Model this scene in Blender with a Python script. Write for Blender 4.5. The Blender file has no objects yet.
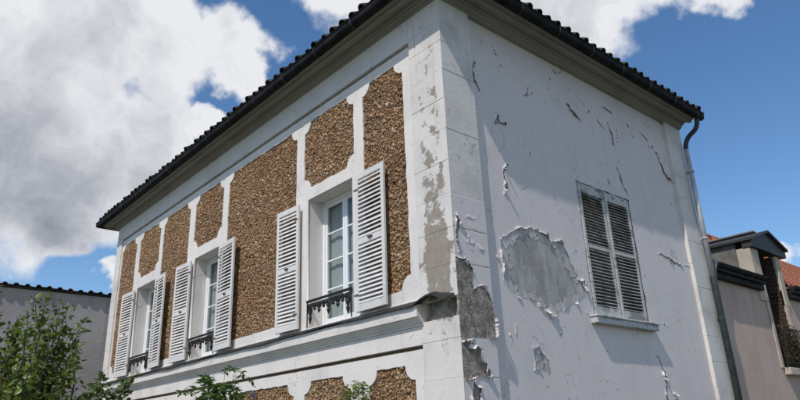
import bpy, bmesh, math, random
import numpy as np
from mathutils import Vector, Matrix, Quaternion
random.seed(7); rng = np.random.default_rng(11)
sc = bpy.context.scene
COL = sc.collection

# ------------------------------------------------------------------ camera
F_PX = 644.4; YAW, PITCH, ROLL = -0.845194, 0.354087, -0.0404856
CAM = Vector((4.828, -5.069, 1.6))
def cam_axes():
    a, b, c = YAW, PITCH, ROLL
    Fw = Vector((math.cos(b)*math.sin(a), math.cos(b)*math.cos(a), math.sin(b)))
    r = Vector((math.cos(a), -math.sin(a), 0)); u = r.cross(Fw)
    return math.cos(c)*r + math.sin(c)*u, -math.sin(c)*r + math.cos(c)*u, Fw
CR, CU, CF = cam_axes()
def ray(px, py): return (CR*((px-400)/F_PX) - CU*((py-200)/F_PX) + CF)
def on_x(px, py, x0):            # a pixel seen on a plane x = x0 -> (y, z)
    d = ray(px, py); t = (x0-CAM.x)/d.x; p = CAM + d*t; return (p.y, p.z)
def on_y(px, py, y0):
    d = ray(px, py); t = (y0-CAM.y)/d.y; p = CAM + d*t; return (p.x, p.z)
def at_dist(px, py, D):          # horizontal distance D
    d = ray(px, py); t = D/math.hypot(d.x, d.y); return CAM + d*t
cd = bpy.data.cameras.new('camera'); co = bpy.data.objects.new('camera', cd); COL.objects.link(co)
cd.sensor_width = 36; cd.lens = F_PX/800*36; cd.clip_end = 3000; cd.clip_start = 0.05
M = Matrix.Identity(4)
for i, v in enumerate((CR, CU, -CF)):
    for j in range(3): M[j][i] = v[j]
M.translation = CAM; co.matrix_world = M; sc.camera = co

# ------------------------------------------------------------------ light
SUN = Vector((1, -3.49, 4.75)).normalized()           # towards the sun
sl = bpy.data.lights.new('sun', 'SUN'); so = bpy.data.objects.new('sun', sl); COL.objects.link(so)
sl.energy = 3.4; sl.angle = math.radians(0.55); sl.color = (1, 0.955, 0.89)
so.rotation_euler = SUN.to_track_quat('Z', 'Y').to_euler(); so.location = (8, -20, 30)
sc.view_settings.view_transform = 'Standard'; sc.view_settings.look = 'None'
sc.view_settings.exposure = 0.0; sc.view_settings.gamma = 1.0

# ------------------------------------------------------------------ node helper
class NT:
    def __init__(s, tree): s.t = tree; tree.nodes.clear()
    def n(s, typ, **kw):
        nd = s.t.nodes.new(typ)
        for k, v in kw.items(): setattr(nd, k, v)
        return nd
    def put(s, sock, v):
        if isinstance(v, bpy.types.NodeSocket): s.t.links.new(v, sock)
        elif v is not None: sock.default_value = v
    def math(s, op, a, b=None, c=None, clamp=False):
        nd = s.n('ShaderNodeMath', operation=op, use_clamp=clamp)
        for i, v in enumerate((a, b, c)):
            if v is not None: s.put(nd.inputs[i], v)
        return nd.outputs[0]
    def vmath(s, op, a, b=None, out=0):
        nd = s.n('ShaderNodeVectorMath', operation=op); s.put(nd.inputs[0], a)
        if b is not None: s.put(nd.inputs[3 if op == 'SCALE' else 1], b)
        return nd.outputs[1 if op in ('DISTANCE', 'LENGTH', 'DOT_PRODUCT') else 0]
    def ss(s, v, a, b, lo=0., hi=1.):
        nd = s.n('ShaderNodeMapRange', interpolation_type='SMOOTHSTEP')
        for i, q in enumerate((v, a, b, lo, hi)): s.put(nd.inputs[i], q)
        return nd.outputs[0]
    def lin(s, v, a, b, lo=0., hi=1.):
        nd = s.n('ShaderNodeMapRange')
        for i, q in enumerate((v, a, b, lo, hi)): s.put(nd.inputs[i], q)
        return nd.outputs[0]
    def noise(s, vec, scale, detail=4, rough=0.55, out='Fac', dist=0.):
        nd = s.n('ShaderNodeTexNoise'); s.put(nd.inputs['Vector'], vec)
        nd.inputs['Scale'].default_value = scale; nd.inputs['Detail'].default_value = detail
        nd.inputs['Roughness'].default_value = rough; nd.inputs['Distortion'].default_value = dist
        return nd.outputs[out]
    def vor(s, vec, scale, feature='F1', out='Distance', rnd=1.):
        nd = s.n('ShaderNodeTexVoronoi', feature=feature); s.put(nd.inputs['Vector'], vec)
        nd.inputs['Scale'].default_value = scale; nd.inputs['Randomness'].default_value = rnd
        return nd.outputs[out]
    def mix(s, f, a, b, blend='MIX'):
        nd = s.n('ShaderNodeMix', data_type='RGBA', blend_type=blend)
        s.put(nd.inputs[0], f); s.put(nd.inputs[6], a); s.put(nd.inputs[7], b); return nd.outputs[2]
    def ramp(s, f, stops):
        nd = s.n('ShaderNodeValToRGB'); el = nd.color_ramp.elements
        while len(el) < len(stops): el.new(0.5)
        for e, (p, c) in zip(el, stops): e.position = p; e.color = rgb(c)
        s.put(nd.inputs[0], f); return nd.outputs[0]
    def pos(s): return s.n('ShaderNodeNewGeometry').outputs['Position']
    def scale3(s, v, xyz):
        nd = s.n('ShaderNodeMapping'); s.put(nd.inputs[0], v); nd.inputs['Scale'].default_value = xyz; return nd.outputs[0]
    def bump(s, h, strength=0.3, dist=0.01):
        nd = s.n('ShaderNodeBump'); s.put(nd.inputs['Height'], h)
        nd.inputs['Strength'].default_value = strength; nd.inputs['Distance'].default_value = dist; return nd.outputs[0]
    def finish(s, col, rough=0.7, normal=None, metal=0., spec=0.3, alpha=None):
        b = s.n('ShaderNodeBsdfPrincipled'); o = s.n('ShaderNodeOutputMaterial')
        s.put(b.inputs['Base Color'], col); s.put(b.inputs['Roughness'], rough)
        b.inputs['Metallic'].default_value = metal; b.inputs['Specular IOR Level'].default_value = spec
        if normal is not None: s.put(b.inputs['Normal'], normal)
        s.t.links.new(b.outputs[0], o.inputs[0]); return b
def rgb(c): return (c[0], c[1], c[2], 1) if isinstance(c, (tuple, list)) else (c, c, c, 1)
def newmat(name):
    m = bpy.data.materials.new(name); m.use_nodes = True; return m, NT(m.node_tree)

# ------------------------------------------------------------------ sky
w = bpy.data.worlds.new('World'); sc.world = w; w.use_nodes = True
t = NT(w.node_tree)
sky = t.n('ShaderNodeTexSky', sky_type='NISHITA'); sky.sun_disc = False
sky.sun_elevation = math.asin(SUN.z); sky.sun_rotation = math.atan2(SUN.x, SUN.y)
sky.air_density = 1.0; sky.dust_density = 0.1; sky.ozone_density = 3.0; sky.altitude = 60
SKY_STRENGTH = 0.14
hs = t.n('ShaderNodeHueSaturation'); hs.inputs['Saturation'].default_value = 1.15; t.put(hs.inputs['Color'], sky.outputs[0]); skyc = hs.outputs[0]
dirn = t.n('ShaderNodeTexCoord').outputs['Generated']
dirn = t.vmath('NORMALIZE', dirn)
n1 = t.vmath('SUBTRACT', t.noise(dirn, 3.2, 3, 0.5, 'Color'), (0.5, 0.5, 0.5))
n2 = t.vmath('SUBTRACT', t.noise(dirn, 10, 5, 0.55, 'Color'), (0.5, 0.5, 0.5))
wd = t.vmath('ADD', dirn, t.vmath('ADD', t.vmath('SCALE', n1, 0.10), t.vmath('SCALE', n2, 0.13)))
lobes = []     # (direction, angular radius, greyness)
for px, py, r, g in [(-60, 60, 190, .1), (60, 40, 105, .0), (150, 40, 75, 0.0), (232, 38, 52, 0.0), (238, 74, 34, 0.), (205, 118, 20, 0.), (110, 20, 80, 0.1), (-20, 190, 120, .85), (90, 185, 85, .85), (150, 130, 52, .3), (30, 120, 130, .12),
                     (160, 178, 34, .8), (112, 284, 20, .1), (60, 240, 38, .9),
                     (400, -10, 95, .0), (500, -20, 110, .3), (590, -25, 85, .35), (660, -38, 62, .1), (350, -30, 60, 0.), (794, 250, 24, 0.), (715, -40, 48, 0)]:
    d = ray(px, py); lobes.append((d.normalized(), r/math.sqrt(F_PX**2 + (px-400)**2 + (py-200)**2)*1.02, g))
rs = random.Random(21)
while len(lobes) < 40:              # the same broken cumulus goes on round the rest of the sky
    az = rs.uniform(0, 2*math.pi); el = math.asin(rs.uniform(0.05, 0.95))
    d = Vector((math.cos(el)*math.cos(az), math.cos(el)*math.sin(az), math.sin(el)))
    if d.angle(CF) < math.radians(50): continue
    for k in range(2):
        e = (d + Vector((rs.gauss(0, .1), rs.gauss(0, .1), rs.gauss(0, .04)))).normalized()
        lobes.append((e, rs.uniform(.09, .26), rs.choice((0, .2, .5, .8))))
dens = None; grey = None
for d, r, g in lobes:
    m = t.math('SUBTRACT', 1.0, t.math('DIVIDE', t.vmath('DISTANCE', wd, tuple(d)), r))
    gg = t.math('MULTIPLY', t.math('MAXIMUM', m, 0.0), g)
    dens = m if dens is None else t.math('SMOOTH_MAX', dens, m, 0.12)
    grey = gg if grey is None else t.math('ADD', grey, gg)
fb = t.noise(dirn, 9, 7, 0.6)
fb2 = t.noise(t.vmath('ADD', wd, (0.02, -0.03, 0.05)), 5.5, 8, 0.60)
dd = t.math('ADD', dens, t.math('MULTIPLY', t.math('SUBTRACT', fb, 0.5), 0.75))
cover = t.ss(dd, 0.02, 0.30)
shade = t.math('ADD', t.math('MULTIPLY', t.math('POWER', grey, 0.7), 0.72), t.math('MULTIPLY', t.math('SUBTRACT', fb2, 0.50), 2.1))
shade = t.math('ADD', shade, t.math('MULTIPLY', t.math('SUBTRACT', 0.4, dens), -0.2))
cc = t.ramp(shade, [(0.0, (.84, .85, .88)), (0.3, (.66, .675, .715)), (0.7, (.42, .44, .49)), (1.0, (.29, .305, .345))])
bg = t.n('ShaderNodeBackground'); wo = t.n('ShaderNodeOutputWorld')
t.put(bg.inputs[0], t.mix(t.math('MULTIPLY', cover, 0.97), skyc, t.vmath('SCALE', cc, 1/SKY_STRENGTH))); bg.inputs[1].default_value = SKY_STRENGTH
t.t.links.new(bg.outputs[0], wo.inputs[0])
try: w.cycles.sampling_method = 'MANUAL'; w.cycles.sample_map_resolution = 512
except Exception: pass

# ------------------------------------------------------------------ mesh helpers
def link(name, me, mat=None, parent=None, smooth=False):
    o = bpy.data.objects.new(name, me); COL.objects.link(o)
    if mat is not None and me is not None and not me.materials: me.materials.append(mat)
    if parent is not None: o.parent = parent
    if smooth and me is not None:
        me.polygons.foreach_set('use_smooth', [True]*len(me.polygons))
    return o
def empty(name, loc, label, cat, group=None):
    o = bpy.data.objects.new(name, None); COL.objects.link(o); o.location = loc
    o.empty_display_size = 0.2; tag(o, label, cat, group); return o
def tag(o, label, cat, group=None):
    o['label'] = label; o['category'] = cat
    if group: o['group'] = group
    return o
def raw(name, v, f):
    me = bpy.data.meshes.new(name); me.from_pydata([tuple(p) for p in v], [], [tuple(q) for q in f]); me.update(); return me
def npmesh(name, v, f):
    """v (n,3), f (m,k) same-size polygons, fast"""
    v = np.asarray(v, np.float32); f = np.asarray(f, np.int32); k = f.shape[1]
    me = bpy.data.meshes.new(name)
    me.vertices.add(len(v)); me.vertices.foreach_set('co', v.ravel())
    me.loops.add(f.size); me.loops.foreach_set('vertex_index', f.ravel())
    me.polygons.add(len(f)); me.polygons.foreach_set('loop_start', np.arange(0, f.size, k, dtype=np.int32))
    me.polygons.foreach_set('loop_total', np.full(len(f), k, np.int32))
    me.update(calc_edges=True); me.validate(); return me
class MB:
    def __init__(s): s.v = []; s.f = []
    def add(s, v, f):
        n = len(s.v); s.v += [Vector(p) for p in v]; s.f += [[i+n for i in q] for q in f]; return s
    def box(s, a, b, mat=None):
        x0, y0, z0 = a; x1, y1, z1 = b
        x0, x1 = min(x0, x1), max(x0, x1); y0, y1 = min(y0, y1), max(y0, y1); z0, z1 = min(z0, z1), max(z0, z1)
        v = [Vector(p) for p in ((x0,y0,z0),(x1,y0,z0),(x1,y1,z0),(x0,y1,z0),(x0,y0,z1),(x1,y0,z1),(x1,y1,z1),(x0,y1,z1))]
        if mat is not None: v = [mat @ p for p in v]
        return s.add(v, [(0,3,2,1),(4,5,6,7),(0,1,5,4),(1,2,6,5),(2,3,7,6),(3,0,4,7)])
    def tube(s, pts, r, n=8, cap=True):
        pts = [Vector(p) for p in pts]; rr = r if isinstance(r, (list, tuple)) else [r]*len(pts)
        rings = []; up = None
        for i, p in enumerate(pts):
            d = (pts[min(i+1, len(pts)-1)] - pts[max(i-1, 0)]).normalized()
            if up is None: up = d.orthogonal().normalized()
            up = (up - d*up.dot(d)).normalized() if (up - d*up.dot(d)).length > 1e-6 else d.orthogonal().normalized()
            sd = d.cross(up)
            rings.append([p + (up*math.cos(2*math.pi*k/n) + sd*math.sin(2*math.pi*k/n))*rr[i] for k in range(n)])
        v = [q for ring in rings for q in ring]; f = []
        for i in range(len(pts)-1):
            for k in range(n):
                a = i*n+k; b = i*n+(k+1) % n; f.append((a, b, b+n, a+n))
        if cap: f.append(tuple(range(n-1, -1, -1))); f.append(tuple(range((len(pts)-1)*n, len(pts)*n)))
        return s.add(v, f)
    def mesh(s, name): return raw(name, s.v, s.f)
    def obj(s, name, mat, parent=None, bevel=0, smooth=False):
        me = s.mesh(name)
        if bevel:
            bm = bmesh.new(); bm.from_mesh(me)
            bmesh.ops.bevel(bm, geom=[e for e in bm.edges], offset=bevel, segments=1, affect='EDGES', clamp_overlap=True)
            bm.to_mesh(me); bm.free()
        return link(name, me, mat, parent, smooth)
def fill2d(name, outer, holes, y_front, y_back, bevel=0.003):
    """polygon with holes in the x-z plane, thick from y_front to y_back"""
    cu = bpy.data.curves.new(name, 'CURVE'); cu.dimensions = '2D'; cu.fill_mode = 'BOTH'
    th = abs(y_back-y_front)/2; cu.extrude = th-bevel; cu.bevel_depth = bevel; cu.bevel_resolution = 0
    cu.offset = -bevel
    for poly in [outer]+holes:
        sp = cu.splines.new('POLY'); sp.points.add(len(poly)-1); sp.use_cyclic_u = True
        for p, q in zip(sp.points, poly): p.co = (q[0], q[1], 0, 1)
    o = bpy.data.objects.new(name, cu); COL.objects.link(o)
    dg = bpy.context.evaluated_depsgraph_get()
    me = bpy.data.meshes.new_from_object(o.evaluated_get(dg)); me.materials.clear()
    bpy.data.objects.remove(o); bpy.data.curves.remove(cu)
    me.transform(Matrix.Translation((0, (y_front+y_back)/2, 0)) @ Matrix.Rotation(math.pi/2, 4, 'X')); me.update()
    return me
def vnoise(u, v, scale, seed):
    """smooth value noise, numpy"""
    r = np.random.default_rng(seed); G = r.random((257, 257))
    a = u*scale+37.3; b = v*scale+91.7
    i = np.floor(a).astype(int); j = np.floor(b).astype(int); fa = a-i; fb = b-j
    fa = fa*fa*(3-2*fa); fb = fb*fb*(3-2*fb); i %= 256; j %= 256
    return (G[i, j]*(1-fa)+G[i+1, j]*fa)*(1-fb)+(G[i, j+1]*(1-fa)+G[i+1, j+1]*fa)*fb
def fbm(u, v, scale, seed, o=4):
    s = 0; a = 1; tot = 0
    for k in range(o): s = s+a*vnoise(u, v, scale*2**k, seed+k); tot += a; a *= .55
    return s/tot

# ------------------------------------------------------------------ materials
def mat_paint(name, base=(.74, .74, .73), grime=.25, crack=.5, peel=None, bumpk=.25, stain=(.40, .37, .33), rough=.62):
    """old white masonry paint: dirt, hair cracks, chips; peel(t, pos) gives an extra mask of bare plaster"""
    m, t = newmat(name); p = t.pos()
    c = t.mix(t.ss(t.noise(p, 1.3, 5, .6), .42, .75, 0, grime), rgb(base), rgb([q*.68 for q in base]))
    streak = t.noise(t.scale3(p, (9, 9, .7)), 1.0, 4, .6)
    c = t.mix(t.ss(streak, .55, .8, 0, grime*.9), c, rgb([q*.62*k for q, k in zip(base, (1, .98, .94))]))
    fine = t.noise(p, 55, 3, .6)
    c = t.mix(t.ss(fine, .62, .75, 0, .25), c, rgb([q*.72 for q in base]))
    wp = t.vmath('ADD', p, t.vmath('SCALE', t.noise(p, 7, 3, .6, 'Color'), .16))
    ed = t.vor(wp, 2.1, 'DISTANCE_TO_EDGE')
    cm = t.math('MULTIPLY', t.ss(ed, .0015, .007, 1, 0), t.ss(t.noise(p, 2.3, 2), .54, .62))
    c = t.mix(t.math('MULTIPLY', cm, crack), c, rgb((.12, .115, .11)))
    chips = t.math('MULTIPLY', t.ss(t.noise(p, 22, 3, .55), .66, .69), t.ss(t.noise(p, 3.1, 2), .5, .62))
    c = t.mix(t.math('MULTIPLY', chips, crack*1.1, clamp=True), c, rgb([q*.75 for q in stain]))
    h = t.math('ADD', t.math('MULTIPLY', t.noise(p, 90, 2), .3), t.math('MULTIPLY', t.noise(p, 14, 4), .7))
    h = t.math('SUBTRACT', h, t.math('MULTIPLY', t.math('ADD', cm, chips), .5))
    if peel:
        k = peel(t, p); c2 = t.mix(t.noise(p, 9, 5, .65), rgb([q*.62 for q in stain]), rgb([q*1.25 for q in stain]))
        c2 = t.mix(t.ss(t.noise(p, 60, 3), .5, .7, 0, .5), c2, rgb([q*.55 for q in stain]))
        c = t.mix(k, c, c2); h = t.math('SUBTRACT', h, t.math('MULTIPLY', k, .7))
    t.finish(c, rough, t.bump(h, bumpk, .012)); return m
def mat_simple(name, c1, c2, scale=8, rough=.6, bumpk=.2, metal=0., spec=.3, detail=5):
    m, t = newmat(name); p = t.pos(); n = t.noise(p, scale, detail, .6)
    t.finish(t.mix(t.ss(n, .35, .68), rgb(c1), rgb(c2)), rough, t.bump(t.noise(p, scale*6, 4), bumpk, .006), metal, spec); return m

def pil_peel(t, p):
    sx = t.n('ShaderNodeSeparateXYZ'); t.put(sx.inputs[0], p); x, y, z = sx.outputs
    nz = t.noise(p, 5.0, 9, .70, dist=.4)
    zz = t.math('SUBTRACT', .30, t.math('MULTIPLY', t.math('ABSOLUTE', t.math('SUBTRACT', z, 3.5)), .33))
    zz = t.math('MAXIMUM', zz, t.math('SUBTRACT', .12, t.math('MULTIPLY', t.math('ABSOLUTE', t.math('SUBTRACT', z, 4.5)), .07)))
    xm = t.math('ADD', t.ss(x, -.56, -.40, -.25, 0), t.ss(x, -.14, -.05, 0, -.22))
    front = t.ss(y, .004, .02, 0, -.6)
    right = t.ss(x, -6, -5.9, -.6, 0)
    s = t.math('ADD', t.math('ADD', nz, zz), t.math('ADD', t.math('ADD', xm, front), right))
    return t.ss(s, .575, .64)
MP_SIDE = mat_paint('paint_side_wall', (.68, .622, .612), .24, .75, None, .14)
MP_FRONT = mat_paint('paint_front_render', (.745, .70, .66), .5, .75, None, .32)
MP_FRIEZE = mat_paint('paint_frieze', (.67, .645, .62), .45, 1.0, None, .3)
MP_QUOIN = mat_paint('paint_quoin', (.695, .655, .62), .75, .7, pil_peel, .5, (.33, .285, .235))
MP_WOOD = mat_paint('paint_shutter', (.70, .675, .65), .5, .5, None, .12, rough=.5)
MP_SOFFIT = mat_paint('paint_cornice_dark', (.28, .268, .235), .6, .6, None, .3)  # cornice base tone set much darker than the wall paints
M_MORTAR = mat_simple('mortar_bed', (.17, .105, .062), (.34, .225, .14), 38, .95, .5)
def plaster_mat():
    m, t = newmat('bare_plaster'); p = t.pos()
    a = t.noise(t.scale3(p, (3, 3, 1.1)), 1.6, 6, .62); b = t.noise(t.scale3(p, (22, 22, 3)), 1, 4, .6)
    c = t.mix(t.ss(a, .40, .62), rgb((.31, .295, .29)), rgb((.45, .43, .425)))
    c = t.mix(t.ss(b, .45, .75, 0, .5), c, rgb((.27, .262, .26)))
    c = t.mix(t.ss(t.noise(p, 26, 4, .65), .60, .68, 0, .8), c, rgb((.60, .60, .61)))
    t.finish(c, .9, t.bump(t.noise(p, 45, 5, .6), .35, .01)); return m
M_PLASTER = plaster_mat()
def undercoat():
    m, t = newmat('old_undercoat'); p = t.pos()
    c = t.mix(t.ss(t.noise(t.scale3(p, (3, 3, 1)), 4, 6, .65), .4, .62), rgb((.45, .425, .415)), rgb((.61, .575, .565)))
    t.finish(c, .85, t.bump(t.noise(p, 60, 4), .3, .006)); return m
M_UNDER = undercoat()
def dark_plaster():
    m, t = newmat('bare_stone_core'); p = t.pos()
    a = t.noise(p, 9, 6, .62)
    c = t.mix(t.ss(a, .38, .65), rgb((.17, .145, .12)), rgb((.35, .31, .27)))
    c = t.mix(t.ss(t.noise(t.scale3(p, (1, 1, .5)), 34, 4), .60, .68), c, rgb((.5, .49, .48)))
    t.finish(c, .95, t.bump(t.noise(p, 40, 5), .6, .02)); return m
M_CORE = dark_plaster()
def chip_mat():
    m, t = newmat('rubble_chips')
    at = t.n('ShaderNodeAttribute', attribute_name='chip'); p = t.pos()
    sep = t.n('ShaderNodeSeparateColor'); t.put(sep.inputs[0], at.outputs['Color'])
    c = t.ramp(sep.outputs[0], [(0, (.09, .052, .032)), (.2, (.205, .11, .058)), (.42, (.36, .205, .105)), (.62, (.46, .28, .148)), (.8, (.52, .355, .21)), (.93, (.40, .34, .27)), (1, (.66, .58, .46))])
    c = t.mix(t.ss(t.noise(p, 70, 4), .42, .68, 0, .55), c, rgb((.17, .115, .07)))
    c = t.mix(t.ss(t.noise(p, 1.1, 3), .4, .7, 0, .3), c, t.mix(.5, c, rgb((.30, .25, .20))))
    t.finish(c, .85, t.bump(t.noise(p, 120, 4), .5, .01)); return m
M_CHIP = chip_mat()
M_ZINC_D = mat_simple('dark_zinc', (.010, .010, .011), (.024, .024, .024), 6, .65, .15, 0., .08)
M_ZINC_L = mat_simple('grey_zinc', (.40, .41, .42), (.55, .56, .57), 5, .5, .15, .25)
M_PIPE_D = mat_simple('dark_green_iron', (.035, .045, .045), (.06, .07, .068), 7, .5, .2, .2)
def tile_mat():
    m, t = newmat('dark_roof_tile'); p = t.pos(); oi = t.n('ShaderNodeObjectInfo')
    c = t.ramp(oi.outputs['Random'], [(0, (.018, .016, .015)), (.5, (.04, .03, .025)), (.8, (.075, .048, .036)), (1, (.05, .05, .04))])
    c = t.mix(t.ss(t.noise(p, 11, 5), .5, .65, 0, .7), c, rgb((.05, .052, .035)))
    t.finish(c, .9, t.bump(t.noise(p, 50, 4), .5, .01)); return m
M_TILE_D = tile_mat()
M_BROWN = mat_simple('dark_brown_wood', (.035, .022, .016), (.075, .048, .035), 12, .7, .3)
M_IRON = mat_simple('black_iron', (.012, .012, .013), (.03, .028, .026), 30, .5, .3, .3)
M_FLASH = mat_simple('flashing_metal', (.022, .021, .02), (.05, .048, .045), 12, .6, .3, .2)
M_CURTAIN = mat_simple('net_curtain', (.62, .62, .61), (.70, .70, .69), 3, .9, .1)
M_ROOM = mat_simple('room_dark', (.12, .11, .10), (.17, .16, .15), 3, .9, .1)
M_PVC = mat_simple('white_window_frame', (.80, .81, .83), (.85, .85, .86), 5, .35, .05, 0, .5)
def glass_mat():
    m, t = newmat('window_glass'); o = t.n('ShaderNodeOutputMaterial')
    tr = t.n('ShaderNodeBsdfTransparent'); tr.inputs[0].default_value = (.80, .84, .84, 1)
    gl = t.n('ShaderNodeBsdfGlossy'); gl.inputs['Roughness'].default_value = .02
    ge = t.n('ShaderNodeNewGeometry'); co_ = t.math('ABSOLUTE', t.vmath('DOT_PRODUCT', ge.outputs['Normal'], ge.outputs['Incoming']))
    fr = t.math('ADD', .045, t.math('MULTIPLY', t.math('POWER', t.math('SUBTRACT', 1.0, co_, clamp=True), 5.0), .95))
    mx = t.n('ShaderNodeMixShader'); t.put(mx.inputs[0], fr)
    t.t.links.new(tr.outputs[0], mx.inputs[1]); t.t.links.new(gl.outputs[0], mx.inputs[2]); t.t.links.new(mx.outputs[0], o.inputs[0]); return m
M_GLASS = glass_mat()
def old_wood(name, paintc, bare, amt):
    m, t = newmat(name); p = t.pos()
    k = t.ss(t.noise(t.scale3(p, (14, 5, 14)), 1, 6, .65), amt-.05, amt+.05)
    c = t.mix(k, rgb(paintc), rgb(bare))
    c = t.mix(t.ss(t.noise(p, 2.2, 4), .5, .62, 0, .75), c, rgb([q*.35 for q in paintc]))
    t.finish(c, .8, t.bump(t.noise(p, 40, 4), .3, .008)); return m
M_OLDSHUT = old_wood('weathered_shutter', (.52, .51, .49), (.18, .165, .15), .60)
M_OLDSLAT = old_wood('weathered_slat', (.50, .49, .475), (.15, .14, .13), .60)
M_OLDSILL = old_wood('weathered_sill', (.50, .50, .50), (.22, .21, .20), .6)

# ------------------------------------------------------------------ ground
def ground():
    n = 80; ext = np.sign(np.linspace(-1, 1, n))*np.abs(np.linspace(-1, 1, n))**3*900
    X, Y = np.meshgrid(ext, ext, indexing='ij'); Z = -0.02+.03*(vnoise(X, Y, .3, 3)-.5)
    v = np.stack([X, Y, Z], -1).reshape(-1, 3); i = np.arange(n*n).reshape(n, n)
    f = np.stack([i[:-1, :-1], i[1:, :-1], i[1:, 1:], i[:-1, 1:]], -1).reshape(-1, 4)
    m, t = newmat('garden_gravel'); p = t.pos()
    c = t.mix(t.ss(t.noise(p, .5, 4), .45, .6), rgb((.12, .11, .09)), rgb((.06, .085, .03)))
    c = t.mix(t.ss(t.noise(p, 30, 3), .4, .7, 0, .5), c, rgb((.08, .075, .06)))
    t.finish(c, .95, t.bump(t.noise(p, 40, 3), .5, .02))
    o = link('ground', npmesh('ground', v, f), m); o['kind'] = 'structure'
ground()

# ------------------------------------------------------------------ the house
XL, YB = -11.95, 6.48           # left end of the front, back end of the side
FY = 0.035                      # plane of the front render (pilasters stand at y = 0)
SX = -0.06                      # plane of the side wall
house = empty('house', (XL/2, YB/2, 0), 'white two-storey house with peeling paint and brown rubble panels', 'house')
house.location = (0, 0, 0)
Z_TOP = 7.0

def notched(x0, x1, z0, z1, r=.17, k=7, s=.012):
    pts = []
    for cx, cz, a0 in ((x0, z0, 90), (x1, z0, 180), (x1, z1, 270), (x0, z1, 0)):
        arc = [(cx + r*math.cos(math.radians(a0 - 90*i/(k-1))), cz + r*math.sin(math.radians(a0 - 90*i/(k-1)))) for i in range(k)]
        if (cx, cz) == (x0, z0): pts += [(x0, z0+r+s)] + [(q[0]+0, q[1]) for q in arc] + [(x0+r+s, z0)]
        elif (cx, cz) == (x1, z0): pts += [(x1-r-s, z0)] + arc + [(x1, z0+r+s)]
        elif (cx, cz) == (x1, z1): pts += [(x1, z1-r-s)] + arc + [(x1-r-s, z1)]
        else: pts += [(x0+r+s, z1)] + arc + [(x0, z1-r-s)]
    return pts
def wobble(pts, amp=.008):
    out = []
    for a, b in zip(pts, pts[1:]+pts[:1]):
        L = math.hypot(b[0]-a[0], b[1]-a[1]); n = max(1, int(L/.09))
        for i in range(n):
            u = i/n; j = amp if i else amp*.4
            out.append((a[0]+(b[0]-a[0])*u+random.uniform(-j, j), a[1]+(b[1]-a[1])*u+random.uniform(-j, j)))
    return out
PANELS = [(-1.66, -.785, 3.28, 6.42), (-3.18, -1.88, 5.28, 6.42), (-5.78, -3.40, 3.27, 6.42), (-7.25, -6.0, 5.30, 6.42),
          (-8.90, -7.50, 3.27, 6.42), (-10.32, -9.07, 5.32, 6.42), (-11.56, -10.55, 3.28, 6.42),
          (-1.65, -.785, .7, 2.385), (-3.10, -2.02, .7, 2.385), (-5.50, -3.37, .7, 2.385), (-7.25, -6.0, .7, 2.385), (-8.9, -7.5, .7, 2.385), (-11.56, -10.55, .7, 2.385)]
WIN = [(-3.05, -1.93), (-7.11, -5.99), (-10.22, -9.12)]
WZ0, WZ1 = 3.12, 5.09
outline = [(-11.60, 0), (-.60, 0), (-.60, 6.62), (-11.60, 6.62)]
holes = [wobble(notched(*p)) for p in PANELS] + [[(a, WZ0), (b, WZ0), (b, WZ1), (a, WZ1)] for a, b in WIN] + [wobble([(-11.58, 2.548), (-.615, 2.548), (-.615, 2.584), (-11.58, 2.584)], .003), wobble([(-11.58, 6.572), (-.615, 6.572), (-.615, 6.604), (-11.58, 6.604)], .003)]
link('front_render', fill2d('front_render', outline, holes, FY, .075, .003), MP_FRONT, house)
big = [[(a-.012, WZ0-.03), (b+.012, WZ0-.03), (b+.012, WZ1+.012), (a-.012, WZ1+.012)] for a, b in WIN]
link('front_masonry', fill2d('front_masonry', [(XL+.03, 0), (-.05, 0), (-.05, 6.98), (XL+.03, 6.98)], big, .077, .40, .001), M_MORTAR, house)

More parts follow.
